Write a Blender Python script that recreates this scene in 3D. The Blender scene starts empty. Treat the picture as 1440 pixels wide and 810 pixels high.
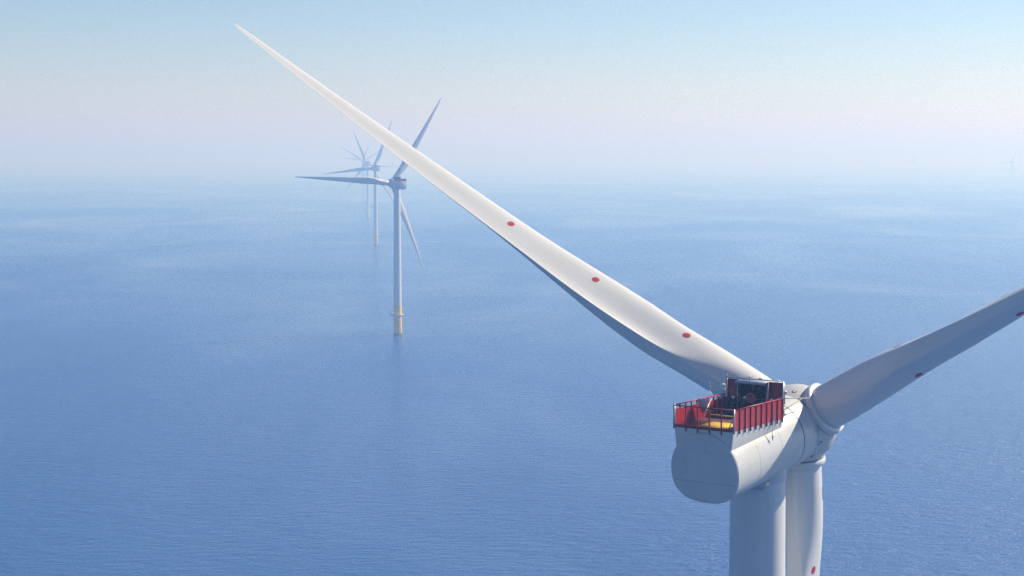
import bpy, bmesh, math, random
from mathutils import Vector, Matrix
from mathutils.bvhtree import BVHTree
R_ = math.radians
sc = bpy.context.scene
C = sc.collection
random.seed(7)

# ------------------------------------------------------------------ camera
CAM_H = 148.0
FPX = 2500.0                                   # focal length in photo pixels (photo 1440 wide)
cd = bpy.data.cameras.new('camera'); cam = bpy.data.objects.new('camera', cd); C.objects.link(cam)
cd.sensor_fit = 'HORIZONTAL'; cd.sensor_width = 36.0; cd.lens = 36.0 * FPX / 1440.0
cd.clip_start = 1.0; cd.clip_end = 200000.0
cam.location = (0, 0, CAM_H)
cam.rotation_euler = (math.pi / 2 - math.atan(190.0 / FPX), 0, 0)
sc.camera = cam

# ------------------------------------------------------------------ light
SUN_AZ, SUN_EL = 65.0, 40.0                    # degrees right of the view direction, above the horizon
sd = Vector((math.sin(R_(SUN_AZ)) * math.cos(R_(SUN_EL)), math.cos(R_(SUN_AZ)) * math.cos(R_(SUN_EL)), math.sin(R_(SUN_EL))))
ld = bpy.data.lights.new('sun', 'SUN'); ld.energy = 5.0; ld.angle = R_(0.53); ld.color = (1.0, 0.91, 0.74)
sun = bpy.data.objects.new('sun', ld); C.objects.link(sun)
sun.rotation_euler = (-sd).to_track_quat('-Z', 'Y').to_euler(); sun.location = (300, 0, 400)
w = bpy.data.worlds.new('World'); sc.world = w; w.use_nodes = True
nt = w.node_tree; bg = nt.nodes['Background']
sky = nt.nodes.new('ShaderNodeTexSky'); sky.sky_type = 'NISHITA'; sky.sun_disc = False
sky.sun_elevation = R_(SUN_EL); sky.sun_rotation = R_(SUN_AZ); sky.altitude = 100
sky.air_density = 1.0; sky.dust_density = 0.3; sky.ozone_density = 4.0
def wmath(op, a, k):
    q = nt.nodes.new('ShaderNodeVectorMath'); q.operation = op; nt.links.new(a, q.inputs[0]); q.inputs[1].default_value = k; return q.outputs[0]
# contrast and white balance of the whole sky, as the camera's picture style gives it
PIV, GAM = 4.5, 1.3
q = wmath('MULTIPLY', sky.outputs[0], (1 / PIV,) * 3)
gm = nt.nodes.new('ShaderNodeGamma'); nt.links.new(q, gm.inputs[0]); gm.inputs[1].default_value = GAM
q = wmath('MULTIPLY', gm.outputs[0], (0.97 * PIV, 0.88 * PIV, 0.92 * PIV))
nt.links.new(q, bg.inputs[0]); bg.inputs[1].default_value = 0.084
sc.view_settings.view_transform = 'Standard'; sc.view_settings.look = 'None'
sc.view_settings.exposure = 0.54; sc.view_settings.gamma = 1.0; sc.view_settings.use_curve_mapping = False
sc.render.engine = 'CYCLES'
cy = sc.cycles
cy.use_denoising = True; cy.denoiser = 'OPENIMAGEDENOISE'; cy.denoising_prefilter = 'NONE'
cy.max_bounces = 6; cy.diffuse_bounces = 3; cy.glossy_bounces = 3; cy.volume_bounces = 1
cy.sample_clamp_indirect = 4.0

# ------------------------------------------------------------------ materials
def mat(name, col, rough=0.5, metal=0.0, var=0.0, vscale=0.5, bump=0.0, bscale=8.0, spec=0.5, coat=0.0, stretch=None, streak=0.0, sscale=(1.6, 1.6, 0.18)):
    m = bpy.data.materials.new(name); m.use_nodes = True
    n = m.node_tree; p = n.nodes['Principled BSDF']
    p.inputs['Base Color'].default_value = (*col, 1); p.inputs['Roughness'].default_value = rough
    p.inputs['Metallic'].default_value = metal; p.inputs['Specular IOR Level'].default_value = spec
    p.inputs['Coat Weight'].default_value = coat
    tc = n.nodes.new('ShaderNodeTexCoord'); mp = n.nodes.new('ShaderNodeMapping')
    n.links.new(tc.outputs['Object'], mp.inputs['Vector'])
    if stretch: mp.inputs['Scale'].default_value = stretch
    if var:
        nz = n.nodes.new('ShaderNodeTexNoise'); nz.inputs['Scale'].default_value = vscale
        nz.inputs['Detail'].default_value = 6; nz.inputs['Roughness'].default_value = 0.6
        n.links.new(mp.outputs[0], nz.inputs['Vector'])
        rp = n.nodes.new('ShaderNodeValToRGB'); rp.color_ramp.elements[0].position = 0.35; rp.color_ramp.elements[1].position = 0.65
        rp.color_ramp.elements[0].color = (*[c * (1 - var) for c in col], 1); rp.color_ramp.elements[1].color = (*col, 1)
        n.links.new(nz.outputs[0], rp.inputs[0]); colout = rp.outputs[0]
        if streak:                                           # rain and grease streaks
            m2 = n.nodes.new('ShaderNodeMapping'); m2.inputs['Scale'].default_value = sscale; n.links.new(tc.outputs['Object'], m2.inputs['Vector'])
            s2 = n.nodes.new('ShaderNodeTexNoise'); s2.inputs['Scale'].default_value = 1.0; s2.inputs['Detail'].default_value = 5; s2.inputs['Roughness'].default_value = 0.7
            n.links.new(m2.outputs[0], s2.inputs['Vector'])
            r2 = n.nodes.new('ShaderNodeMapRange'); r2.inputs['From Min'].default_value = 0.55; r2.inputs['From Max'].default_value = 0.75; r2.inputs['To Max'].default_value = streak
            n.links.new(s2.outputs[0], r2.inputs['Value'])
            mx = n.nodes.new('ShaderNodeMix'); mx.data_type = 'RGBA'; n.links.new(r2.outputs[0], mx.inputs['Factor']); n.links.new(colout, mx.inputs['A'])
            mx.inputs['B'].default_value = (0.24, 0.22, 0.18, 1); colout = mx.outputs['Result']
        n.links.new(colout, p.inputs['Base Color'])
        mr = n.nodes.new('ShaderNodeMapRange'); mr.inputs['To Min'].default_value = rough * 0.8; mr.inputs['To Max'].default_value = min(1, rough * 1.25)
        n.links.new(nz.outputs[0], mr.inputs['Value']); n.links.new(mr.outputs[0], p.inputs['Roughness'])
    if bump:
        b2 = n.nodes.new('ShaderNodeTexNoise'); b2.inputs['Scale'].default_value = bscale; b2.inputs['Detail'].default_value = 3
        n.links.new(mp.outputs[0], b2.inputs['Vector'])
        bn = n.nodes.new('ShaderNodeBump'); bn.inputs['Strength'].default_value = 0.5; bn.inputs['Distance'].default_value = bump
        n.links.new(b2.outputs[0], bn.inputs['Height']); n.links.new(bn.outputs[0], p.inputs['Normal'])
    return m
M = {
 'white': mat('tower_paint', (0.60, 0.60, 0.585), 0.34, streak=0.22, sscale=(0.9, 0.9, 0.05), var=0.07, vscale=0.6, bump=0.004, bscale=1.2, stretch=(1, 1, 0.15)),
 'gel': mat('blade_gelcoat', (0.64, 0.635, 0.61), 0.32, streak=0.16, sscale=(1.4, 1.4, 0.05), var=0.06, vscale=0.4, stretch=(1, 1, 0.12)),
 'grp': mat('nacelle_shell', (0.54, 0.54, 0.52), 0.36, streak=0.25, sscale=(0.8, 0.9, 0.22), var=0.07, vscale=0.5, bump=0.006, bscale=0.7),
 'red': mat('red_paint', (0.38, 0.010, 0.018), 0.45, streak=0.3, sscale=(3, 3, 0.5), var=0.25, vscale=1.6),
 'redd': mat('oxide_red_paint', (0.24, 0.008, 0.018), 0.5, var=0.2, vscale=2.0),
 'dot': mat('marker_red', (0.46, 0.014, 0.014), 0.5, streak=0.15, sscale=(2, 2, 1), var=0.2, vscale=2),
 'yel': mat('yellow_deck_paint', (0.74, 0.48, 0.02), 0.6, var=0.25, vscale=1.5),
 'tpy': mat('yellow_coating', (0.98, 0.60, 0.0), 0.45, streak=0.15, sscale=(0.7, 0.7, 0.06), var=0.25, vscale=0.35, stretch=(1, 1, 0.2)),
 'galv': mat('galvanised_steel', (0.45, 0.47, 0.5), 0.4, metal=0.7, var=0.15, vscale=3),
 'seam': mat('grey_sealant', (0.30, 0.31, 0.32), 0.6, var=0.2, vscale=2),
 'tide': mat('marine_growth', (0.07, 0.075, 0.04), 0.8, var=0.5, vscale=1.2),
 'joint': mat('joint_cover', (0.45, 0.45, 0.44), 0.42, var=0.1, vscale=2),
 'deck': mat('deck_shade_red', (0.16, 0.05, 0.045), 0.7, var=0.3, vscale=1.5),  # dark red-brown paints the shade over the yellow deck floor
 'dark': mat('dark_rubber', (0.008, 0.009, 0.012), 0.8, spec=0.15, var=0.2, vscale=3),
 'blk': mat('black_lettering', (0.015, 0.015, 0.018), 0.5),
 'navy': mat('dark_blue_cover', (0.03, 0.045, 0.075), 0.6, var=0.3, vscale=2),
 'lid': mat('shade_blue_grey', (0.33, 0.36, 0.50), 0.4, var=0.1, vscale=2),  # blue of the hatch lid's shadowed face, mixed into the base colour
 'org': mat('orange_steel', (0.55, 0.15, 0.03), 0.5, var=0.25, vscale=3),
 'pink': mat('faded_red_plate', (0.42, 0.13, 0.13), 0.55, var=0.2, vscale=2),
 'skin': mat('skin', (0.5, 0.3, 0.2), 0.5),
 'jkt': mat('dark_workwear', (0.022, 0.027, 0.035), 0.8, var=0.3, vscale=8),
 'hiv': mat('hi_vis_yellow', (0.5, 0.62, 0.05), 0.7),
 'hio': mat('hi_vis_orange', (0.75, 0.14, 0.02), 0.7),
 'helm': mat('helmet_white', (0.78, 0.76, 0.74), 0.3),
 'glass': mat('lamp_glass', (0.55, 0.6, 0.65), 0.1),
}

# ------------------------------------------------------------------ object helpers
def link(name, me, parent=None, mx=None):
    o = bpy.data.objects.new(name, me); C.objects.link(o)
    if parent: o.parent = parent
    if mx is not None: o.matrix_local = mx
    return o
def tag(o, label, cat, group=None):
    o['label'] = label; o['category'] = cat
    if group: o['group'] = group
def to_mesh(bm, name, m, smooth=False, ang=None):
    me = bpy.data.meshes.new(name)
    bmesh.ops.recalc_face_normals(bm, faces=bm.faces)
    if ang is not None:
        for e in bm.edges:
            if len(e.link_faces) == 2 and e.calc_face_angle(0) > R_(ang): e.smooth = False
    bm.to_mesh(me); bm.free()
    for p in me.polygons: p.use_smooth = smooth or ang is not None
    for k in (m if isinstance(m, (list, tuple)) else [m]): me.materials.append(M[k] if isinstance(k, str) else k)
    return me
def add_box(bm, c, s, rot=None, bev=0.0):
    r = bmesh.ops.create_cube(bm, size=1.0)
    mx = Matrix.Translation(c) @ (rot.to_4x4() if rot is not None else Matrix()) @ Matrix.Diagonal((*s, 1))
    bmesh.ops.transform(bm, matrix=mx, verts=r['verts'])
    if bev:
        es = list({e for v in r['verts'] for e in v.link_edges})
        bmesh.ops.bevel(bm, geom=es, offset=bev, segments=2, affect='EDGES', clamp_overlap=True)
def add_tube(bm, pts, r, n=10, cap=True):
    pts = [Vector(p) for p in pts]; rings = []
    rs = r if isinstance(r, (list, tuple)) else [r] * len(pts)
    up = None
    for i, p in enumerate(pts):
        d = (pts[min(i + 1, len(pts) - 1)] - pts[max(i - 1, 0)]).normalized()
        if up is None:
            up = Vector((0, 0, 1)) if abs(d.z) < 0.95 else Vector((1, 0, 0))
        x = up.cross(d).normalized(); y = d.cross(x); up = y.copy() if abs(y.dot(d)) < 0.9 else up
        rings.append([bm.verts.new(p + (x * math.cos(2 * math.pi * k / n) + y * math.sin(2 * math.pi * k / n)) * rs[i]) for k in range(n)])
    for a, b in zip(rings, rings[1:]):
        for k in range(n): bm.faces.new((a[k], a[(k + 1) % n], b[(k + 1) % n], b[k]))
    if cap:
        bm.faces.new(rings[0][::-1]); bm.faces.new(rings[-1])
def add_lathe(bm, prof, n=64, axis='Z'):
    """prof: (r, h) pairs; closed with caps when r is 0."""
    rings = []
    for r, h in prof:
        if r < 1e-6:
            rings.append([bm.verts.new((0, 0, h) if axis == 'Z' else (h, 0, 0))])
        else:
            rings.append([bm.verts.new((r * math.cos(2 * math.pi * k / n), r * math.sin(2 * math.pi * k / n), h) if axis == 'Z'
                          else (h, r * math.cos(2 * math.pi * k / n), r * math.sin(2 * math.pi * k / n))) for k in range(n)])
    for a, b in zip(rings, rings[1:]):
        for k in range(n):
            k2 = (k + 1) % n
            if len(a) == 1 and len(b) == 1: continue
            if len(a) == 1: bm.faces.new((a[0], b[k2], b[k]))
            elif len(b) == 1: bm.faces.new((a[k], a[k2], b[0]))
            else: bm.faces.new((a[k], a[k2], b[k2], b[k]))
def box_me(name, s, m, bev=0.0):
    bm = bmesh.new(); add_box(bm, (0, 0, 0), s, bev=bev); return to_mesh(bm, name, m)
def part(name, parent, m, fn, ang=35, mx=None):
    bm = bmesh.new(); fn(bm); return link(name, to_mesh(bm, name, m, ang=ang), parent, mx)
T = Matrix.Translation

# ------------------------------------------------------------------ the setting: sea, haze
def make_sea():
    S = 44000.0
    me = bpy.data.meshes.new('sea')
    bm = bmesh.new()
    xs = [-S, -12000, -5000, -2000, -800, 0, 800, 2000, 5000, 12000, S]
    g = [[bm.verts.new((x, y, 0)) for x in xs] for y in xs]
    for j in range(len(xs) - 1):
        for i in range(len(xs) - 1): bm.faces.new((g[j][i], g[j][i + 1], g[j + 1][i + 1], g[j + 1][i]))
    bm.to_mesh(me); bm.free()
    m = bpy.data.materials.new('sea_water'); m.use_nodes = True
    n = m.node_tree; p = n.nodes['Principled BSDF']; L = n.links.new
    p.inputs['IOR'].default_value = 1.333; p.inputs['Roughness'].default_value = 0.22
    tc = n.nodes.new('ShaderNodeTexCoord')
    def noise(sx, sy, rot, detail, rough, dist=0.0):
        mp = n.nodes.new('ShaderNodeMapping'); mp.inputs['Scale'].default_value = (sx, sy, 1); mp.inputs['Rotation'].default_value = (0, 0, R_(rot))
        L(tc.outputs['Object'], mp.inputs['Vector'])
        z = n.nodes.new('ShaderNodeTexNoise'); z.inputs['Scale'].default_value = 1.0; z.inputs['Detail'].default_value = detail
        z.inputs['Roughness'].default_value = rough; z.inputs['Distortion'].default_value = dist
        L(mp.outputs[0], z.inputs['Vector']); return z.outputs[0]
    def mul(a, k):
        q = n.nodes.new('ShaderNodeMath'); q.operation = 'MULTIPLY'; L(a, q.inputs[0])
        if isinstance(k, (int, float)): q.inputs[1].default_value = k
        else: L(k, q.inputs[1])
        return q.outputs[0]
    def add(a, b):
        q = n.nodes.new('ShaderNodeMath'); q.operation = 'ADD'; L(a, q.inputs[0]); L(b, q.inputs[1]); return q.outputs[0]
    def rng(a, f0, f1, t0, t1):
        q = n.nodes.new('ShaderNodeMapRange'); q.inputs['From Min'].default_value = f0; q.inputs['From Max'].default_value = f1
        q.inputs['To Min'].default_value = t0; q.inputs['To Max'].default_value = t1; L(a, q.inputs['Value']); return q.outputs[0]
    gust = noise(1 / 420, 1 / 900, 25, 4, 0.6, 0.6)          # wind patches and slicks
    swell = noise(1 / 30, 1 / 15, 14, 2, 0.5)
    chop = noise(1 / 9.0, 1 / 4.4, 8, 4, 0.6)
    rip = noise(1 / 1.6, 1 / 1.0, -12, 3, 0.65)
    h = add(add(mul(swell, 1.0), mul(chop, 2.1)), mul(rip, 0.6))
    h = mul(h, rng(gust, 0.33, 0.67, 0.45, 2.0))
    b = n.nodes.new('ShaderNodeBump'); b.inputs['Strength'].default_value = 1.0; b.inputs['Distance'].default_value = 1.0
    L(h, b.inputs['Height']); L(b.outputs[0], p.inputs['Normal'])
    rp = n.nodes.new('ShaderNodeValToRGB')
    rp.color_ramp.elements[0].color = (0.003, 0.060, 0.225, 1); rp.color_ramp.elements[1].color = (0.005, 0.078, 0.275, 1)
    L(noise(1 / 900, 1 / 500, 40, 3, 0.5), rp.inputs[0]); L(rp.outputs[0], p.inputs['Base Color'])
    L(rng(gust, 0.33, 0.67, 0.14, 0.34), p.inputs['Roughness'])
    me.materials.append(m)
    o = link('sea', me); o['kind'] = 'structure'
make_sea()
def make_haze():
    bm = bmesh.new(); add_box(bm, (0, 0, 114.0), (90000, 90000, 230.0))
    me = to_mesh(bm, 'haze', [])
    m = bpy.data.materials.new('haze_air'); m.use_nodes = True; n = m.node_tree
    for q in list(n.nodes):
        if q.type != 'OUTPUT_MATERIAL': n.nodes.remove(q)
    v = n.nodes.new('ShaderNodeVolumePrincipled')
    v.inputs['Color'].default_value = (0.285, 0.50, 0.92, 1)
    v.inputs['Absorption Color'].default_value = (0.85, 0.83, 0.62, 1)
    v.inputs['Density'].default_value = 0.00049; v.inputs['Anisotropy'].default_value = 0.3
    n.links.new(v.outputs[0], n.nodes['Material Output'].inputs['Volume'])
    me.materials.append(m)
    o = link('haze', me); o['kind'] = 'stuff'
make_haze()

# ------------------------------------------------------------------ blade
RT = 83.5
def lerp_tab(tab, x):
    for (a, va), (b, vb) in zip(tab, tab[1:]):
        if x <= b:
            t = max(0, (x - a) / (b - a)); return va + (vb - va) * t
    return tab[-1][1]
def smooth_tab(tab, x, wd=2.5):
    return sum(lerp_tab(tab, x + d) * k for d, k in ((-wd, 1), (-wd / 2, 2), (0, 3), (wd / 2, 2), (wd, 1))) / 9
CH = [(0, 4.5), (8, 4.5), (12, 4.8), (15, 5.2), (20, 6.0), (24, 6.05), (28, 5.6), (34, 4.8), (40, 4.25), (50, 3.55), (60, 2.75), (70, 1.8), (77, 1.2), (81, 0.85), (82.8, 0.55), (83.5, 0.22)]
TH = [(0, 1.0), (8, 0.95), (14, 0.66), (20, 0.47), (27, 0.41), (36, 0.32), (48, 0.27), (60, 0.24), (83.5, 0.20)]
TW = [(0, 1), (14, 1), (22, 2), (32, 6), (40, 8), (50, 9), (60, 8), (70, 7), (83.5, 6)]
FB = [(0, 0.0), (7, 0.0), (11, 1.2), (14, 1.75), (20, 1.35), (26, 0.85), (32, 0.45), (40, 0.12), (50, 0.03), (83.5, 0.01)]   # blunt trailing edge, metres
def section(z, u, pb):
    """u in 0..1: pressure corner of the trailing edge -> LE (0.5) -> suction corner; local X to TE, Y to pressure side."""
    c = smooth_tab(CH, z, (3.5 if z < 60 else 2.0) if z < 78 else 0.2); th = smooth_tab(TH, z); tw = R_(smooth_tab(TW, z)); fb = smooth_tab(FB, z) / c
    wgt = min(1, max(0, (z - 4.5) / 13.0)); wgt = wgt * wgt * (3 - 2 * wgt)
    ang = 2 * math.pi * u
    xc = 0.5 + 0.5 * math.cos(ang)                       # 1 at TE, 0 at LE
    press = u < 0.5
    inb = max(0.0, 1.0 - abs(z - 20.0) / 14.0)                # inboard sections bulge on the pressure side
    yt = 5 * th * (0.2969 * math.sqrt(max(xc, 0)) - 0.126 * xc - 0.3516 * xc ** 2 + 0.2843 * xc ** 3 - 0.1036 * xc ** 4)
    yc = 0.64 * th * xc ** 2.2 * max(0.0, 1 - xc) ** 0.9 + 0.02 * xc * (1 - xc)
    xk = xc
    if press: ya = (0.84 + 0.30 * inb) * yt - yc * (1 + 0.85 * inb)
    else:
        ya = -((1.0 - 0.2 * inb) * yt + yc * (1 - 0.6 * inb) + fb * xc ** 2.5); xk = xc * (1 - 0.22 * fb * xc ** 4)
    xo = xk - (0.5 + (0.33 - 0.5) * wgt)
    yr = 0.5 * math.sin(ang)
    y = yr * (1 - wgt) + ya * wgt
    X, Y = xo * c, y * c
    ct, st = math.cos(-tw), math.sin(-tw)
    return Vector((X * ct - Y * st, X * st + Y * ct + pb * (z / RT) ** 2.2, z))
def blade_mesh(pb, n, zs):
    bm = bmesh.new(); rings = []
    for z in zs: rings.append([bm.verts.new(section(z, 0.0006 + 0.9988 * k / n, pb)) for k in range(n + 1)])
    m = n + 1
    for a, b in zip(rings, rings[1:]):
        for k in range(m): bm.faces.new((a[k], a[(k + 1) % m], b[(k + 1) % m], b[k]))
    bm.faces.new(rings[0][::-1]); bm.faces.new(rings[-1])
    for (a, b), z in zip(zip(rings, rings[1:]), zs):
        if z > 10.5:
            for k in (0, n):
                e = bm.edges.get((a[k], b[k]))
                if e: e.smooth = False
    return to_mesh(bm, 'blade', 'gel', smooth=True)
ZN = [3.55 + 0.95 * i for i in range(12)] + [15 + 1.0 * i for i in range(66)] + [80.7, 81.3, 81.9, 82.4, 82.8, 83.1, 83.35, 83.5]
ZF = [3.55, 6, 8, 10, 12, 14, 16, 18, 20, 23, 26, 30, 35, 40, 45, 50, 55, 60, 65, 70, 74, 77, 79, 81, 82.4, 83.1, 83.5]
BL_N, BL_F = blade_mesh(1.4, 72, ZN), blade_mesh(4.0, 28, ZF)
def disc_on_blade(z0, u0, rad, pb):
    """red marker lying on the skin: a round patch 12 mm proud of it."""
    bm = bmesh.new(); e = 1e-3
    p0 = section(z0, u0, pb); du = (section(z0, u0 + e, pb) - p0).length / e
    def pt(r, a):
        z, u = z0 + r * math.sin(a), u0 + r * math.cos(a) / du
        p = section(z, u, pb); tu = section(z, u + e, pb) - p; tz = section(z + 0.05, u, pb) - p
        nn = tu.cross(tz).normalized()
        if nn.dot(p - Vector((0, p.y * 0 + pb * (z / RT) ** 2.2, z))) < 0: nn = -nn
        return p + nn * 0.015
    c = bm.verts.new(pt(0, 0)); prev = None
    for r in (rad * 0.5, rad):
        ring = [bm.verts.new(pt(r, 2 * math.pi * k / 24)) for k in range(24)]
        for k in range(24):
            if prev is None: bm.faces.new((c, ring[k], ring[(k + 1) % 24]))
            else: bm.faces.new((prev[k], ring[k], ring[(k + 1) % 24], prev[(k + 1) % 24]))
        prev = ring
    return to_mesh(bm, 'warning_dot', 'dot', smooth=True)

# ------------------------------------------------------------------ turbine geometry (local: +X rotor axis heading, +Y left, Z up, origin at the waterline)
TAU = R_(6.0); OVER = 8.1
ax = Vector((math.cos(TAU), 0, math.sin(TAU))); vv = Vector((-math.sin(TAU), 0, math.cos(TAU))); hh = Vector((0, 1, 0))
def axis_mx(hub):                                        # local X along the rotor axis, origin at hub centre
    return Matrix(((ax.x, 0, vv.x, hub.x), (0, 1, 0, hub.y), (ax.z, 0, vv.z, hub.z), (0, 0, 0, 1)))
def blade_mx(hub, al, beta, cone):
    b = vv * math.cos(al) + hh * math.sin(al); t = -vv * math.sin(al) + hh * math.cos(al)
    te = -t * math.cos(beta) - ax * math.sin(beta); pr = ax * math.cos(beta) - t * math.sin(beta)
    if cone:
        q = Matrix.Rotation(cone, 3, b.cross(ax)); b, te, pr = q @ b, q @ te, q @ pr
    return Matrix(((te.x, pr.x, b.x, hub.x), (te.y, pr.y, b.y, hub.y), (te.z, pr.z, b.z, hub.z), (0, 0, 0, 1)))
def superloft(bm, st, n=72):
    """rings along X: (x, half-width, top, bottom, exponent of the lower half)."""
    rings = []
    for x, rw, rt, rb, ex in st:
        ring = []
        for k in range(n):
            a = 2 * math.pi * k / n; c, s = math.cos(a), math.sin(a)
            if s < 0:
                q = 2.0 / ex; y, z = math.copysign(abs(c) ** q, c) * rw, -abs(s) ** q * rb
            else: y, z = c * rw, s * rt
            ring.append(bm.verts.new((x, y, z)))
        rings.append(ring)
    for a, b in zip(rings, rings[1:]):
        for k in range(n): bm.faces.new((a[k], a[(k + 1) % n], b[(k + 1) % n], b[k]))
    bm.faces.new(rings[0][::-1]); bm.faces.new(rings[-1])
NAC = [(-18.72, 3.36, 3.36, 2.92, 2.5), (-18.68, 3.44, 3.44, 3.0, 2.5), (-18.55, 3.50, 3.50, 3.06, 2.5), (-15, 3.52, 3.52, 3.15, 2.4), (-10, 3.53, 3.53, 3.36, 2.2), (-5.46, 3.52, 3.52, 3.5, 2.0)]
GEN = [(0, -5.2), (3.40, -5.2), (3.50, -5.28), (3.52, -5.0), (3.53, -3.6), (3.50, -2.5), (3.44, -2.38), (0, -2.38)]
HUB = [(0, -2.2), (3.30, -2.2), (3.42, -2.24), (3.52, -2.0), (3.74, -1.3), (3.92, -0.5), (3.96, 0.2), (3.86, 1.0), (3.55, 1.9), (3.0, 2.8), (2.2, 3.6), (1.2, 4.1), (0, 4.25)]
def tower_prof(z1):
    zs = [24.4, 45, 66, 88, 108, z1]; return [(3.28 + (2.62 - 3.28) * (z - 24.4) / (z1 - 24.4), z) for z in zs]
CACHE = {}
def cached(key, fn):
    if key not in CACHE: CACHE[key] = fn()
    return CACHE[key]
def lathe_me(name, m, prof, n=64, axis='Z', ang=40):
    bm = bmesh.new(); add_lathe(bm, prof, n, axis); return to_mesh(bm, name, m, ang=ang)
def fine(o, name, m, fn, ang=40): return part(name, o, m, fn, ang)
def tp_me():
    return lathe_me('transition_piece', 'tpy', [(0, -0.8), (3.4, -0.8), (3.4, 9), (3.36, 16.6), (3.36, 24.2), (3.5, 24.2), (3.5, 24.4), (0, 24.4)])
def tide_me():
    return lathe_me('tide_band', 'tide', [(3.3, -0.7), (3.415, -0.7), (3.415, 1.2), (3.41, 1.9), (3.3, 1.9)], 48)
def wplat_me():
    bm = bmesh.new(); add_lathe(bm, [(3.37, 16.7), (5.0, 16.7), (5.0, 17.0), (3.37, 17.0)], 48)
    add_box(bm, (0.2, 5.6, 16.85), (2.4, 2.6, 0.3)); add_box(bm, (0.2, 5.0, 16.3), (0.5, 2.4, 0.8))
    return to_mesh(bm, 'work_platform', 'grp', ang=30)
def wrail_me():
    bm = bmesh.new()
    for zz in (17.55, 18.1):
        add_tube(bm, [(4.92 * math.cos(a), 4.92 * math.sin(a), zz) for a in [2 * math.pi * k / 40 for k in range(41)]], 0.04, 6)
        add_tube(bm, [(-0.9, 4.9, zz), (-0.9, 6.85, zz), (1.3, 6.85, zz), (1.3, 4.9, zz)], 0.04, 6)
    for k in range(20):
        a = 2 * math.pi * k / 20; add_tube(bm, [(4.92 * math.cos(a), 4.92 * math.sin(a), 17), (4.92 * math.cos(a), 4.92 * math.sin(a), 18.1)], 0.035, 6)
    return to_mesh(bm, 'railing', 'galv', ang=40)
def davit_me():
    bm = bmesh.new(); add_tube(bm, [(0.2, 6.2, 17), (0.2, 6.2, 20.2), (0.5, 6.6, 20.8), (1.2, 7.8, 21.2)], [0.22, 0.2, 0.16, 0.12], 10)
    add_box(bm, (0.2, 6.2, 18.2), (0.7, 0.6, 0.7), bev=0.05); return to_mesh(bm, 'davit_crane', 'galv', ang=40)
def boat_me():
    bm = bmesh.new()
    for y in (-0.6, 0.6): add_tube(bm, [(-3.4, y, 14.5), (-4.2, y, 14), (-4.2, y, -0.8)], 0.18, 10)
    for k in range(34): add_tube(bm, [(-4.1, -0.25, -0.5 + k * 0.5), (-4.1, 0.25, -0.5 + k * 0.5)], 0.03, 6)
    for y in (-0.25, 0.25): add_tube(bm, [(-4.1, y, -0.7), (-4.1, y, 17)], 0.04, 6)
    return to_mesh(bm, 'boat_landing', 'tpy', ang=40)
def base_parts(root, hz):
    ztop = hz - 0.85 - 3.2
    tw = link('tower', cached(('tower', hz), lambda: lathe_me('tower', 'white', [(0, 24.4)] + tower_prof(ztop) + [(0, ztop)], 72)), root)
    link('transition_piece', cached('tp', tp_me), root)
    link('tide_band', cached('tide', tide_me), root)
    wp = link('work_platform', cached('wp', wplat_me), root)
    link('railing', cached('wr', wrail_me), wp); link('davit_crane', cached('dv', davit_me), wp)
    link('boat_landing', cached('bl', boat_me), root)
    for z in (45, 66, 88, 108):
        r = 3.28 + (2.62 - 3.28) * (z - 24.4) / (ztop - 24.4)
        link('weld_seam', cached(('seam', hz, z), lambda: lathe_me('weld_seam', 'white', [(r - 0.02, z - 0.05), (r + 0.012, z - 0.04), (r + 0.012, z + 0.04), (r - 0.02, z + 0.05)], 72)), tw)
    def collar():
        bm = bmesh.new(); add_lathe(bm, [(2.5, ztop - 0.25), (2.66, ztop - 0.25), (2.7, ztop - 0.1), (2.7, ztop + 1.3), (2.5, ztop + 1.3)], 64)
        return to_mesh(bm, 'yaw_collar', 'grp', ang=35)
    link('yaw_collar', cached(('yaw', hz), collar), root)
    return tw
GROUP = 'offshore wind turbines'
def turbine(px, py, hz, psi, al, beta, label, scale=1.0, depth=None, base=None):
    """base pixel on the waterline -> place; a mid-distance turbine."""
    root = link('wind_turbine', None); tag(root, label, 'wind turbine', GROUP)
    root.empty_display_size = 5
    if base is None:
        base = Vector(((px - 720) / FPX * depth, depth, 0))
    root.location = base; root.rotation_euler = (0, 0, math.pi / 2 - R_(psi)); root.scale = (scale,) * 3
    hub = Vector((OVER, 0, hz)); am = axis_mx(hub)
    base_parts(root, hz)
    def nac():
        bm = bmesh.new(); superloft(bm, NAC, 40); return to_mesh(bm, 'nacelle', 'grp', ang=50)
    na = link('nacelle', cached('nacf', nac), root, am)
    def ped():
        bm = bmesh.new(); add_box(bm, (-5.9, 0, 1.3), (9.4, 6.1, 1.2)); return to_mesh(bm, 'platform_base', 'grp')
    hp = link('hoist_platform', cached('pedf', ped), root, T((0, 0, hz)))
    for (nm, c, s, m) in (('side_wall', (-5.9, -3.02, 2.85), (9.4, 0.08, 1.85), 'red'), ('side_wall', (-5.9, 3.02, 2.85), (9.4, 0.08, 1.85), 'red'), ('rear_rail', (-10.56, 0, 2.85), (0.08, 5.9, 1.8), 'red'), ('deck', (-5.9, 0, 1.93), (9.3, 5.9, 0.05), 'yel')):
        link(nm, cached(nm + str(c), lambda: box_me(nm, s, m)), hp, T(c))
    def cool():
        bm = bmesh.new(); add_box(bm, (-0.6, 0, 3.6), (0.6, 6.0, 3.4), bev=0.05); return to_mesh(bm, 'cooler', 'navy')
    link('cooler', cached('coolf', cool), root, T((0, 0, hz)))
    link('generator', cached('gen', lambda: lathe_me('generator', 'grp', GEN, 64, 'X', 50)), root, am)
    link('hub', cached('hub', lambda: lathe_me('hub', 'grp', HUB, 64, 'X', 50)), root, am)
    for k in range(3):
        link('blade', BL_F, root, blade_mx(hub, R_(al + 120 * k), R_(beta), R_(2.5)))
    return root
FH = 123.5
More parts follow.
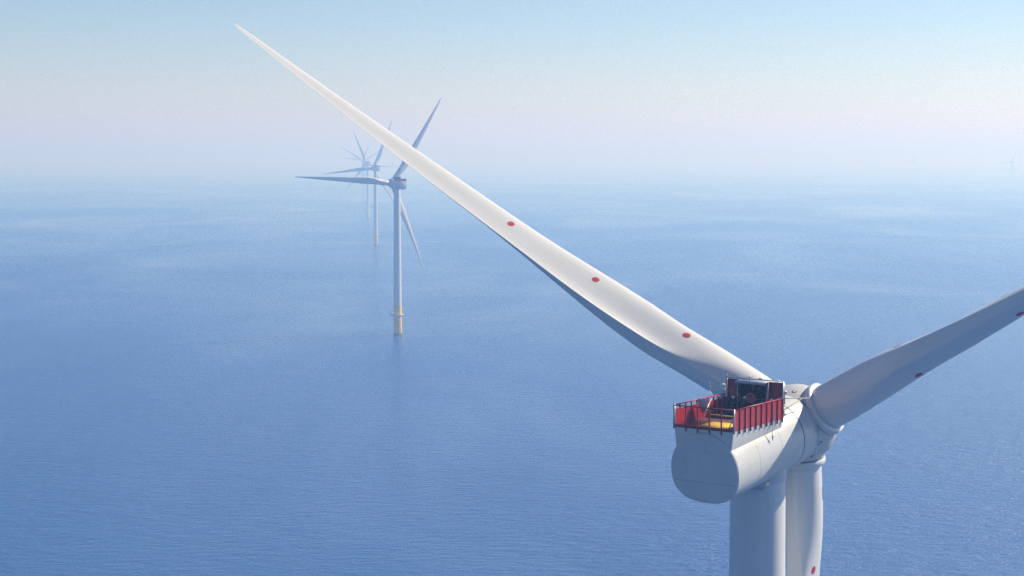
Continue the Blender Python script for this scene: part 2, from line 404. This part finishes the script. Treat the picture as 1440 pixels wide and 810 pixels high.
turbine(558.5, 472, FH, -31, 87, 6, 'wind turbine with red railed nacelle and yellow base, nearest of the hazy row', depth=1440)
turbine(528.3, 345, FH, -28, 97, 6, 'hazy blue wind turbine just behind the yellow based one, second of the far row', depth=2846)
turbine(517.4, 306, FH, -28, 24, 6, 'faint wind turbine with one blade pointing up left, third of the far row', depth=4022)
turbine(512.6, 285, FH, -30, 60, 6, 'very faint wind turbine, fourth of the far row, slim tower left of the third', depth=5300)
turbine(510.0, 271, FH, -30, 87, 6, 'palest wind turbine at the far end of the left row, blade pointing left', depth=6600)
for px, dep, al, lb in ((1422, 8270, 93, 'pale distant wind turbine at the right edge, largest of the four on the horizon'),
                        (1282.5, 10750, -2, 'pale distant turbine with one blade straight up, second on the horizon from the right edge'),
                        (1161.5, 14300, 10, 'tiny pale wind turbine on the horizon, third from the right edge'),
                        (1082.5, 17900, -5, 'faintest tiny wind turbine on the horizon, leftmost of the four right ones')):
    turbine(px, 0, FH, -25, al, 6, lb, scale=0.85, depth=dep)

# ------------------------------------------------------------------ the near turbine
HZ = 121.19; PSI = 35.5; ALPHA = 60.5; BETA = 88.0
hub_w = Vector((28.22, 174.71, HZ))
hd = Vector((math.sin(R_(PSI)), math.cos(R_(PSI)), 0))
near = link('wind_turbine', None); near.empty_display_size = 5
tag(near, 'large white wind turbine in front with red railed platform, cut by the frame edges', 'wind turbine', GROUP)
near.location = hub_w - hd * OVER - Vector((0, 0, HZ)); near.rotation_euler = (0, 0, math.pi / 2 - R_(PSI))
hub = Vector((OVER, 0, HZ)); am = axis_mx(hub)
base_parts(near, HZ)
DZ = 123.15; XR, XF, HW = -10.6, -1.15, 3.05
def f_nac(bm):
    st = [NAC[0], NAC[1], NAC[2]]
    x = -18.0
    while x < -5.6:
        q0, q1 = next((p, q) for p, q in zip(NAC, NAC[1:]) if x <= q[0]); t = (x - q0[0]) / (q1[0] - q0[0])
        st.append(tuple(q0[i] + (q1[i] - q0[i]) * t for i in range(5))); x += 0.35
    superloft(bm, st + [NAC[-1]], 96)
    iv = am.inverted()
    for v in bm.verts:                                     # the shell is flat where the deck lies on it
        w_ = am @ v.co
        if w_.x < XF + 0.25 and w_.z > DZ - 0.1: w_.z = DZ - 0.1; v.co = iv @ w_
nac = part('nacelle', near, 'grp', f_nac, 18, am)
part('yaw_fairing', near, 'grp', lambda bm: add_box(bm, (-2.3, -1.0, HZ - 4.25), (1.5, 2.4, 0.9), bev=0.2))
# seams, hatches and panels on the shell (nacelle coordinates: X along the axis from the hub centre)
def ring_strip(bm, x, r, wd, proud=0.006):
    st = [q for q in NAC]
    add_lathe(bm, [(r - 0.03, x - wd), (r + proud, x - wd * 0.8), (r + proud, x + wd * 0.8), (r - 0.03, x + wd)], 96, 'X')
fine(nac, 'joint_seal', 'dark', lambda bm: add_lathe(bm, [(3.2, -5.47), (3.47, -5.47), (3.47, -5.27), (3.2, -5.27)], 96, 'X'))
fine(nac, 'hub_seal', 'dark', lambda bm: add_lathe(bm, [(3.0, -2.4), (3.40, -2.4), (3.40, -2.18), (3.0, -2.18)], 96, 'X'))
def frame_rect(bm, x, yc, zc, wy, wz, t=0.05, d=0.03):
    for s in (-1, 1):
        add_box(bm, (x, yc + s * wy / 2, zc), (d, t, wz + t)); add_box(bm, (x, yc, zc + s * wz / 2), (d, wy - t, t))
for yc in (1.12, -0.72):
    h = fine(nac, 'hatch', 'joint', lambda bm: frame_rect(bm, -18.72, yc, 2.28, 0.97, 0.97, 0.03, 0.012))
    for dz in (-0.3, 0.3): fine(h, 'hinge', 'joint', lambda bm: add_box(bm, (-18.725, yc + 0.50, 2.28 + dz), (0.03, 0.05, 0.12)))
fine(nac, 'shell_joint', 'seam', lambda bm: add_box(bm, (-18.72, 0, -1.1), (0.025, 6.3, 0.035)))
def shell_pt(x, a, off):
    for q0, q1 in zip(NAC, NAC[1:]):
        if x <= q1[0]: break
    t = (x - q0[0]) / (q1[0] - q0[0]); rw, rt, rb, ex = [q0[i] + (q1[i] - q0[i]) * t for i in (1, 2, 3, 4)]
    c, s_ = math.cos(a), math.sin(a)
    if s_ < 0:
        q = 2.0 / ex; return Vector((x, math.copysign(abs(c) ** q, c) * (rw + off), -abs(s_) ** q * (rb + off)))
    return Vector((x, c * (rw + off), s_ * (rt + off)))
def shell_strip(bm, pts, w, off=0.008):
    """a thin joint cover following the shell; pts: (x, angle)."""
    prev = None
    for i, (x, a) in enumerate(pts):
        x1, a1 = pts[min(i + 1, len(pts) - 1)]; x0, a0 = pts[max(i - 1, 0)]
        dx, da = x1 - x0, (a1 - a0) * 3.5; L_ = math.hypot(dx, da); nx, na = -da / L_ * w / 2, dx / L_ * w / 2 / 3.5
        row = [bm.verts.new(shell_pt(x + nx, a + na, -0.01)), bm.verts.new(shell_pt(x + nx, a + na, off)), bm.verts.new(shell_pt(x - nx, a - na, off)), bm.verts.new(shell_pt(x - nx, a - na, -0.01))]
        if prev:
            for k in range(3): bm.faces.new((prev[k], prev[k + 1], row[k + 1], row[k]))
        prev = row
for x in (-14.4, -9.9): fine(nac, 'shell_joint', 'joint', lambda bm: shell_strip(bm, [(x, 2 * math.pi * k / 96) for k in range(97)], 0.05))
for ang in (0.12, 3.02): fine(nac, 'shell_joint', 'joint', lambda bm: shell_strip(bm, [(-18.4 + 12.8 * k / 40, math.pi + ang if ang < 1 else 2 * math.pi - 0.12) for k in range(41)], 0.045))
def f_door(bm):
    pts = []
    for k in range(25):
        a = math.pi * k / 24; pts.append((-7.35 - 0.42 * math.cos(a), math.pi + 0.02 + (-0.0 if 0 else 0) - 0.12 * math.sin(a) - 0.14))
    pts = [(-7.77, math.pi + 0.3)] + pts + [(-6.93, math.pi + 0.3), (-7.77, math.pi + 0.3)]
    shell_strip(bm, pts, 0.04)
fine(nac, 'service_door', 'joint', f_door)
# platform base: flared pedestal between the round shell and the level deck
def f_ped(bm):
    n = 9; ring = []
    def prof(x, y0, z1):
        return z1
    rows = []
    for i in range(n + 1):
        x = XR + (XF + 0.2 - XR) * i / n
        zax = HZ + math.tan(TAU) * (x - OVER)
        row = []
        for s, ys in ((1, (HW - 0.03, HW - 0.06, HW - 0.18, HW - 0.4)), (-1, (HW - 0.4, HW - 0.18, HW - 0.06, HW - 0.03))):
            tt = (0, 0.25, 0.62, 1) if s == 1 else (1, 0.62, 0.25, 0)
            zl = zax + 1.35
            for y, t in zip(ys, tt): row.append(bm.verts.new((x, s * y, (DZ - 0.05) * (1 - t) + min(zl, DZ - 0.3) * t)))
        rows.append(row)
    for a, b in zip(rows, rows[1:]):
        for k in range(7): bm.faces.new((a[k], a[k + 1], b[k + 1], b[k]))
        bm.faces.new((a[7], a[0], b[0], b[7]))
    bm.faces.new(rows[0][::-1]); bm.faces.new(rows[-1])
part('platform_base', near, 'grp', f_ped, 40)
deck = part('hoist_platform', near, 'deck', lambda bm: add_box(bm, ((XR + XF) / 2 + 0.05, 0, DZ - 0.02), (XF - XR - 0.1, 2 * HW - 0.16, 0.06)))
deck['label'] = 'yellow hoist deck with red railings on top of the nacelle'
ZT = 125.0
# side walls: posts outside, one sheet panel per bay
NP = 9; bay = (XF - XR) / NP
post_me = box_me('post', (0.09, 0.14, ZT - DZ + 0.38), 'red', 0.01)
panel_me = box_me('wall_panel', (bay - 0.10, 0.03, ZT - DZ - 0.02), 'red')
low_me = box_me('wall_panel', (bay - 0.10, 0.03, ZT - DZ - 0.34), 'red')
for s in (-1, 1):
    for i in range(NP + 1):
        x = XR + bay * i
        if 0 < i: link('post', post_me, deck, T((x - 0.0, s * (HW + 0.05), (ZT + DZ - 0.38) / 2)))
        if i < NP: link('wall_panel', panel_me if s < 0 else low_me, deck, T((x + bay / 2, s * HW, (ZT + DZ) / 2 - (0.02 if s < 0 else 0.18))))
    part('top_rail', deck, 'red', lambda bm: add_tube(bm, [(XR, s * (HW + 0.02), ZT + 0.03), (XF, s * (HW + 0.02), ZT + 0.03)], 0.065, 10))
    part('corner_post', deck, 'galv', lambda bm: add_box(bm, (XR - 0.02, s * (HW + 0.03), (ZT + DZ) / 2 - 0.08), (0.16, 0.16, ZT - DZ + 0.4), bev=0.02))
# rear side: open railing
rp_me = box_me('post', (0.12, 0.11, ZT - DZ + 0.45), 'redd', 0.01)
for i in range(1, 5):
    link('post', rp_me, deck, T((XR - 0.07, HW - 2 * HW * i / 5, (ZT + DZ - 0.45) / 2)))
part('top_rail', deck, 'redd', lambda bm: add_tube(bm, [(XR - 0.03, -HW + 0.06, ZT + 0.02), (XR - 0.03, HW - 0.06, ZT + 0.02)], 0.06, 10))
part('toe_beam', deck, 'redd', lambda bm: add_box(bm, (XR - 0.03, 0, DZ + 0.02), (0.16, 2 * HW - 0.2, 0.28), bev=0.02))
# things fixed on the deck
part('sunlit_floor_patch', deck, 'yel', lambda bm: add_box(bm, (-8.5, -0.7, DZ + 0.022), (3.6, 3.7, 0.02)))  # yellow only on the sunlit part; the floor around it is coloured as shade
def f_lid(bm):
    q = Matrix.Rotation(R_(-28), 3, 'Y') @ Matrix.Rotation(R_(6), 3, 'Z')
    add_box(bm, (-6.55, 2.25, 124.55), (0.06, 1.0, 1.55), rot=q, bev=0.02)
lid = part('hatch_lid', deck, 'lid', f_lid); lid['label'] = 'hatch lid in shaded blue grey standing open inside the railing'
part('lid_stay', lid, 'galv', lambda bm: add_tube(bm, [(-6.2, 1.7, 125.2), (-8.3, 1.65, 123.2)], 0.035, 8))
part('low_rail', deck, 'yel', lambda bm: add_tube(bm, [(-6.3, 1.9, 123.15), (-6.3, 1.9, 123.75), (-6.3, -1.0, 123.75), (-6.3, -1.0, 123.15)], 0.05, 8))
def f_lad(bm):
    for y in (-2.0, -2.6): add_tube(bm, [(-9.6, y, 123.15), (-7.9, y, 124.65)], 0.045, 8)
    for k in range(5):
        t = (k + 0.5) / 5; add_box(bm, (-9.6 + 1.7 * t, -2.3, 123.15 + 1.5 * t), (0.16, 0.6, 0.03))
part('step_ladder', deck, 'org', f_lad)
part('gate_hoop', deck, 'pink', lambda bm: add_tube(bm, [(-3.0, 2.88, 123.15), (-3.0, 2.88, 124.75), (-2.85, 2.85, 124.95), (-2.5, 2.8, 125.02), (-2.2, 2.75, 124.9), (-2.1, 2.75, 123.15)], 0.075, 10))
cab = part('hoist_winch', deck, 'navy', lambda bm: (add_box(bm, (-1.7, 2.45, 123.75), (0.9, 0.8, 1.25), bev=0.06), add_tube(bm, [(-1.7, 2.1, 124.5), (-1.7, 2.8, 124.5)], 0.32, 20)))
part('tool_crate', deck, 'red', lambda bm: add_box(bm, (-3.0, -1.3, 123.5), (0.8, 1.5, 0.66), bev=0.03))
def f_rope(bm):
    for k, (x0, x1) in enumerate(((-3.2, -3.7), (-3.05, -3.7), (-2.7, -3.75))):
        add_tube(bm, [(x0, -3.16, 124.0), (x0 - 0.1, -3.2, 123.2), (x1 + 0.1, -3.3, 122.5), (x1, -3.36, 121.9), (x1 - 0.03 * k, -3.45, 121.45)], 0.022, 6)
    add_box(bm, (-3.72, -3.42, 121.75), (0.16, 0.12, 0.3), bev=0.03)
part('hanging_ropes', deck, 'lid', f_rope)
# cooler wall at the front of the deck
CX = -0.85; CZ0, CZ1 = DZ, 126.55
def f_cool(bm):
    for y in (-3.0, 3.0): add_box(bm, (CX, y, (CZ0 + CZ1) / 2), (0.16, 0.12, CZ1 - CZ0), bev=0.01)
    for y in (1.72, -1.42): add_box(bm, (CX, y, (CZ0 + CZ1) / 2 - 0.06), (0.5, 0.10, CZ1 - CZ0 - 0.14), bev=0.01)
    add_box(bm, (CX, 0, CZ1 + 0.04), (0.14, 6.1, 0.09), bev=0.01)
cool = part('cooler', near, 'galv', f_cool); cool['label'] = 'wall of cooling fans between dark red panels at the front of the deck'
for y0, y1 in ((1.78, 2.93), (-2.93, -1.48)):
    part('side_panel', cool, 'redd', lambda bm: add_box(bm, (CX, (y0 + y1) / 2, (CZ0 + CZ1) / 2 - 0.03), (0.06, y1 - y0 - 0.02, CZ1 - CZ0 - 0.1)))
part('fan_plate', cool, 'pink', lambda bm: add_box(bm, (CX + 0.04, 0.15, (CZ0 + CZ1) / 2 - 0.1), (0.3, 3.0, CZ1 - CZ0 - 0.3), bev=0.02))
def f_hood(bm):
    add_box(bm, (CX - 0.32, 0.15, CZ1 - 0.16), (0.75, 3.2, 0.08), bev=0.01); add_box(bm, (CX - 0.69, 0.15, CZ1 - 0.26), (0.05, 3.2, 0.2), bev=0.01)
part('hood', cool, 'lid', f_hood)
def fan_me():
    bm = bmesh.new()
    add_lathe(bm, [(0.56, 0.14), (0.72, 0.0), (0.74, 0.0), (0.74, 0.16), (0.6, 0.2)], 36, 'X')
    bmesh.ops.scale(bm, vec=(-1, 1, 1), verts=bm.verts)
    add_lathe(bm, [(0, -0.12), (0.17, -0.12), (0.2, -0.04), (0.2, 0.0), (0, 0)], 20, 'X')
    for k in range(7):
        q = Matrix.Rotation(2 * math.pi * k / 7, 3, 'X'); add_box(bm, q @ Vector((-0.05, 0, 0.40)), (0.02, 0.27, 0.42), rot=q @ Matrix.Rotation(R_(28), 3, 'Z'))
    add_lathe(bm, [(0.0, 0.015), (0.7, 0.015), (0.7, 0.005), (0, 0.005)], 30, 'X')
    return to_mesh(bm, 'fan', 'dark', ang=35)
fm = fan_me()
for y, z in ((0.93, 125.52), (-0.63, 125.52), (0.93, 123.98), (-0.63, 123.98)): link('fan', fm, cool, T((CX - 0.13, y, z)))
def f_wheel(bm):
    x = CX - 1.0; cy, cz = -0.1, 124.92
    for r, t in ((0.42, 0.07),): add_tube(bm, [(x, cy + r * math.cos(a), cz + r * math.sin(a)) for a in [2 * math.pi * k / 28 for k in range(29)]], t, 8, cap=False)
    for k in range(4):
        a = math.pi / 4 + k * math.pi / 2; add_tube(bm, [(x, cy, cz), (x, cy + 0.42 * math.cos(a), cz + 0.42 * math.sin(a))], 0.05, 8)
    add_tube(bm, [(x - 0.06, cy, cz), (x + 0.8, cy, cz)], 0.09, 10)
part('cable_reel', cool, 'pink', f_wheel)
part('corner_antenna', cool, 'galv', lambda bm: add_tube(bm, [(CX, 2.95, CZ1), (CX, 2.95, CZ1 + 0.35)], 0.03, 8))
ant = part('antenna', cool, 'galv', lambda bm: add_tube(bm, [(CX, 0.55, CZ1 - 0.4), (CX, 0.55, CZ1 + 0.45)], 0.05, 8))
part('cross_bar', ant, 'galv', lambda bm: add_tube(bm, [(CX, 0.15, CZ1 + 0.2), (CX, 0.95, CZ1 + 0.2)], 0.025, 8))
part('light_bracket', cool, 'galv', lambda bm: add_box(bm, (CX, -0.6, CZ1 + 0.14), (0.1, 0.35, 0.08)))
# instrument mast beside the cooler (left side of the deck)
def f_mast(bm):
    add_tube(bm, [(-0.9, 3.35, 123.0), (-0.9, 3.35, 125.3)], 0.07, 10)
    add_box(bm, (-0.9, 3.35, 125.25), (0.4, 0.55, 0.10), bev=0.02)
    add_tube(bm, [(-0.9, 3.15, 125.2), (-0.9, 4.4, 125.15), (-0.9, 4.75, 125.35), (-0.9, 4.85, 126.1)], 0.04, 8)
    add_tube(bm, [(-0.9, 3.3, 124.8), (-0.9, 4.5, 124.8), (-0.9, 4.95, 125.2)], 0.035, 8)
    add_tube(bm, [(-0.9, 3.35 + 0.3 * math.cos(a), 125.95 + 0.3 * math.sin(a)) for a in [math.pi * k / 12 for k in range(13)]], 0.025, 6)
mast = part('instrument_mast', near, 'galv', f_mast); mast['label'] = 'small mast with lamp and curved sensor arms left of the cooler'
def f_lamp(bm):
    add_lathe(bm, [(0, 125.3), (0.24, 125.3), (0.24, 125.42), (0.19, 125.46), (0.19, 125.66), (0.25, 125.68), (0.23, 125.84), (0.12, 125.95), (0, 125.98)], 20)
    bmesh.ops.translate(bm, vec=(-0.9, 3.35, 0), verts=bm.verts)
part('warning_lamp', mast, 'glass', f_lamp)
# sensor boom from the deck corner towards the rotor
def f_boom(bm):
    add_tube(bm, [(XF - 0.6, -HW - 0.06, 125.12), (4.46, -3.1, 124.44)], 0.05, 8)
    add_tube(bm, [(XF, -HW - 0.06, 123.87), (2.9, -3.1, 124.58)], 0.045, 8)
    add_box(bm, (XF + 0.25, -HW - 0.02, 123.7), (0.25, 0.2, 0.5), bev=0.03)
part('sensor_boom', near, 'seam', f_boom)
def f_horn(bm):
    add_box(bm, (0.2, -2.6, 125.45), (0.5, 0.45, 0.28), bev=0.06); add_tube(bm, [(0.2, -2.6, 124.3), (0.2, -2.6, 125.4)], 0.08, 8); add_box(bm, (0.0, -2.3, 125.15), (1.0, 0.5, 0.12), bev=0.03)
part('fog_horn', near, 'lid', f_horn)
# rotor
link('generator', lathe_me('generator', 'grp', GEN, 128, 'X', 50), near, am)
hubo = link('hub', lathe_me('hub', 'grp', HUB, 128, 'X', 50), near, am)
def socket_me():
    return lathe_me('blade_socket', 'grp', [(2.5, 1.2), (2.58, 2.6), (2.62, 3.18), (2.58, 3.24), (2.3, 3.24)], 72, 'Z', 40)
def gap_me(): return lathe_me('bearing_seal', 'dark', [(2.42, 3.0), (2.50, 3.0), (2.50, 3.36), (2.42, 3.36)], 72, 'Z', 40)
def ring_me(): return lathe_me('root_ring', 'gel', [(2.2, 3.34), (2.64, 3.34), (2.68, 3.40), (2.68, 3.82), (2.60, 3.92), (2.34, 3.98), (2.2, 3.98)], 72, 'Z', 40)
som, gam, rim = socket_me(), gap_me(), ring_me()
hi = am.inverted()
for k in range(3):
    bmx = blade_mx(hub, R_(ALPHA + 120 * k), R_(BETA), 0)
    link('blade_socket', som, hubo, hi @ bmx); 
    bl = link('blade', BL_N, near, bmx)
    bl['label'] = ('blade reaching up left across the sky', 'blade pointing straight down behind the tower', 'blade reaching out of the right edge')[k]
    link('bearing_seal', gam, bl); link('root_ring', rim, bl)
    for z0 in (14.4, 26.2, 38.2):
        for u0 in (0.265, 0.79): link('warning_dot', cached(('dot', z0, u0), lambda: disc_on_blade(z0, u0, 0.40, 1.4)), bl)
    pm_ = section(7.0, 0.70, 1.4)
    link('root_mark', cached('rm', lambda: box_me('root_mark', (0.05, 0.09, 1.3), 'seam')), bl, T(pm_) @ Matrix.Rotation(math.atan2(pm_.y, pm_.x), 4, 'Z'))
# letters painted on the hub
bmh = bmesh.new(); bmh.from_mesh(hubo.data); bvh = BVHTree.FromBMesh(bmh); bmh.free()
def letter(ch, p, rot, size):
    """p: point near the hub skin (hub coordinates, X along the axis)."""
    cu = bpy.data.curves.new('letter', 'FONT'); cu.body = ch; cu.size = size; cu.align_x = 'CENTER'; cu.align_y = 'CENTER'; cu.offset = 0.012
    to = bpy.data.objects.new('letter', cu); C.objects.link(to)
    dg = bpy.context.evaluated_depsgraph_get(); me = bpy.data.meshes.new_from_object(to.evaluated_get(dg))
    bpy.data.objects.remove(to); bpy.data.curves.remove(cu)
    nrm = Vector((0, p.y, p.z)).normalized(); up = Vector((1, 0, 0)); rt = up.cross(nrm)
    q = Matrix.Rotation(rot, 3, nrm); up, rt = q @ up, q @ rt
    for v in me.vertices:
        t = p + rt * v.co.x + up * v.co.y; t = Vector((t.x, t.y, t.z)); rd = Vector((0, t.y, t.z)).normalized()
        hit = bvh.ray_cast(Vector((t.x, 0, 0)) + rd * 8, -rd)
        v.co = (hit[0] if hit[0] else t) + rd * 0.02
    me.materials.clear(); me.materials.append(M['blk']); me.name = 'letter'
    return link('letter', me, hubo)
def hub_pt(px, py, r=3.8):
    """where the line of sight of a photo pixel meets the hub (used once to find the place of a mark)."""
    pit = math.atan(190.0 / FPX); dx, dz = (px - 720) / FPX, -(py - 405) / FPX
    d = Vector((dx, math.cos(pit) + dz * math.sin(pit), -math.sin(pit) + dz * math.cos(pit)))
    mx = (Matrix.Translation(near.location) @ Matrix.Rotation(near.rotation_euler.z, 4, 'Z') @ am).inverted()
    o = mx @ Vector((0, 0, CAM_H)); dd = (mx.to_3x3() @ d).normalized()
    hit = bvh.ray_cast(o, dd); return hit[0] if hit[0] else Vector((0, -r, 0))
for ch, px, py, rot, size in (('C', 1117, 551, R_(80), 0.66), ('C', 1153, 623, R_(30), 0.62), ('A', 1142, 641.5, R_(60), 0.62)):
    p = hub_pt(px, py); print('letter', ch, p); letter(ch, p, rot, size)

# ------------------------------------------------------------------ people on the deck
def person(loc, rz, label, arms, hv, lean=0.0):
    root = link('person', None); root.empty_display_size = 0.3
    tag(root, label, 'person', 'technicians on the hoist deck')
    root.parent = None
    mw = Matrix.Translation(near.location) @ Matrix.Rotation(near.rotation_euler.z, 4, 'Z') @ T(loc) @ Matrix.Rotation(rz, 4, 'Z')
    root.matrix_world = mw
    V, E, Rd = [], [], []
    def v(p, r, par=None):
        p = Vector(p)
        if p.z > 0.95: p.x += lean * (p.z - 0.95)
        V.append(p); Rd.append(r)
        if par is not None: E.append((par, len(V) - 1))
        return len(V) - 1
    pel = v((0, 0, 0.98), (0.15, 0.12)); wst = v((0, 0, 1.12), (0.145, 0.11), pel); chs = v((0, 0, 1.32), (0.175, 0.12), wst)
    nb = v((0, 0, 1.49), (0.075, 0.07), chs); hb = v((0.015, 0, 1.58), (0.07, 0.075), nb); hm = v((0.025, 0, 1.68), (0.082, 0.10), hb); v((0.015, 0, 1.77), (0.07, 0.085), hm)
    for s in (-1, 1):
        hp = v((0, s * 0.10, 0.90), (0.10, 0.10), pel); kn = v((0.03, s * 0.12, 0.50), (0.068, 0.068), hp); an = v((0, s * 0.13, 0.10), (0.055, 0.055), kn)
        v((0.17, s * 0.15, 0.045), (0.045, 0.04), an)
        sh = v((0, s * 0.20, 1.42), (0.075, 0.075), chs); el, wr = arms[0 if s < 0 else 1]
        e = v((el[0], s * el[1], el[2]), (0.055, 0.055), sh); wv = v((wr[0], s * wr[1], wr[2]), (0.036, 0.036), e)
        d = (V[wv] - V[e]).normalized(); sd_ = d.cross(Vector((0, 0, 1))).normalized(); pm = v(V[wv] + d * 0.07, (0.042, 0.025), wv)
        V[pm] = V[wv] + d * 0.07
        for j, ln in enumerate((0.07, 0.085, 0.08, 0.065)):
            f = v((0, 0, 0), (0.010, 0.010), pm); V[f] = V[pm] + d * 0.035 + sd_ * (j - 1.5) * 0.02
            f2 = v((0, 0, 0), (0.008, 0.008), f); V[f2] = V[f] + d * ln * 0.7 + Vector((0, 0, -0.03))
        f = v((0, 0, 0), (0.011, 0.011), wv); V[f] = V[wv] + d * 0.06 + sd_ * 0.05 * s + Vector((0, 0, 0.02))
    me = bpy.data.meshes.new('body'); me.from_pydata(V, E, []); o = bpy.data.objects.new('body', me); C.objects.link(o)
    sk = o.modifiers.new('skin', 'SKIN'); sk.use_smooth_shade = True
    for i, sv in enumerate(me.skin_vertices[0].data): sv.radius = Rd[i]; sv.use_root = (i == 0)
    ss = o.modifiers.new('sub', 'SUBSURF'); ss.levels = 1; ss.render_levels = 1
    dg = bpy.context.evaluated_depsgraph_get(); m2 = bpy.data.meshes.new_from_object(o.evaluated_get(dg))
    bpy.data.objects.remove(o); bpy.data.meshes.remove(me); m2.name = 'body'
    m2.materials.clear()
    for k in ('jkt', 'skin', hv, 'dark'): m2.materials.append(M[k])
    wrs = [Vector((a[1][0] + lean * (a[1][2] - 0.95), s * a[1][1], a[1][2])) for s, a in ((-1, arms[0]), (1, arms[1]))]
    for p in m2.polygons:
        c = p.center; p.use_smooth = True
        if c.z > 1.53: p.material_index = 1
        elif min((c - q).length for q in wrs) < 0.07: p.material_index = 2
        elif 1.17 < c.z < 1.24 and abs(c.y) < 0.2: p.material_index = 2
        elif c.z < 0.14: p.material_index = 3
    body = link('body', m2, root)
    def hel(bm):
        add_lathe(bm, [(0.17, 1.70), (0.145, 1.715), (0.143, 1.77), (0.125, 1.83), (0.085, 1.875), (0, 1.895)], 20)
        for vv_ in bm.verts:
            if vv_.co.z < 1.705 and vv_.co.x > 0.05: vv_.co.x += 0.05
        bmesh.ops.translate(bm, vec=(0.01 + lean * 0.78, 0, 0), verts=bm.verts)
    part('helmet', root, 'helm', hel, 60)
    def face(bm):
        x0 = 0.10 + lean * 0.72
        add_box(bm, (x0 + 0.025, 0, 1.645), (0.035, 0.03, 0.05), bev=0.008)
        for s in (-1, 1): add_box(bm, (x0 - 0.09, s * 0.095, 1.655), (0.04, 0.02, 0.06), bev=0.006)
    part('nose_and_ears', root, 'skin', face, 60)
    def eyes(bm):
        for s in (-1, 1): add_box(bm, (0.105 + lean * 0.72, s * 0.035, 1.675), (0.02, 0.025, 0.012))
        add_box(bm, (0.11 + lean * 0.68, 0, 1.60), (0.015, 0.05, 0.01))
    part('eyes_and_mouth', root, 'dark', eyes, 60)
    def vest(bm):
        add_lathe(bm, [(0.165, 1.10), (0.175, 1.2), (0.19, 1.32), (0.165, 1.42)], 24)
        bmesh.ops.scale(bm, vec=(0.78, 1.08, 1), verts=bm.verts); bmesh.ops.translate(bm, vec=(lean * 0.35, 0, 0), verts=bm.verts)
    part('harness', root, 'jkt', vest, 60)
    return root
A_FOLD = (((0.06, 0.30, 1.16), (0.30, 0.10, 1.22)), ((0.06, 0.30, 1.16), (0.28, 0.02, 1.18)))
A_WORK = (((0.05, 0.30, 1.14), (0.22, 0.22, 0.98)), ((0.12, 0.32, 1.18), (0.38, 0.24, 1.30)))
A_DOWN = (((0.02, 0.29, 1.12), (0.12, 0.27, 0.88)), ((0.02, 0.29, 1.12), (0.10, 0.27, 0.88)))
person((-2.1, 1.62, DZ + 0.012), R_(200), 'person in white helmet and dark workwear with arms folded, leftmost on the deck', A_FOLD, 'hio')
person((-1.75, 0.55, DZ + 0.012), R_(150), 'person in white helmet and dark workwear working beside the pink cable reel', A_WORK, 'hio')
person((-1.75, -2.25, DZ + 0.012), R_(170), 'person by the right railing with only a white helmet showing', A_DOWN, 'hiv')
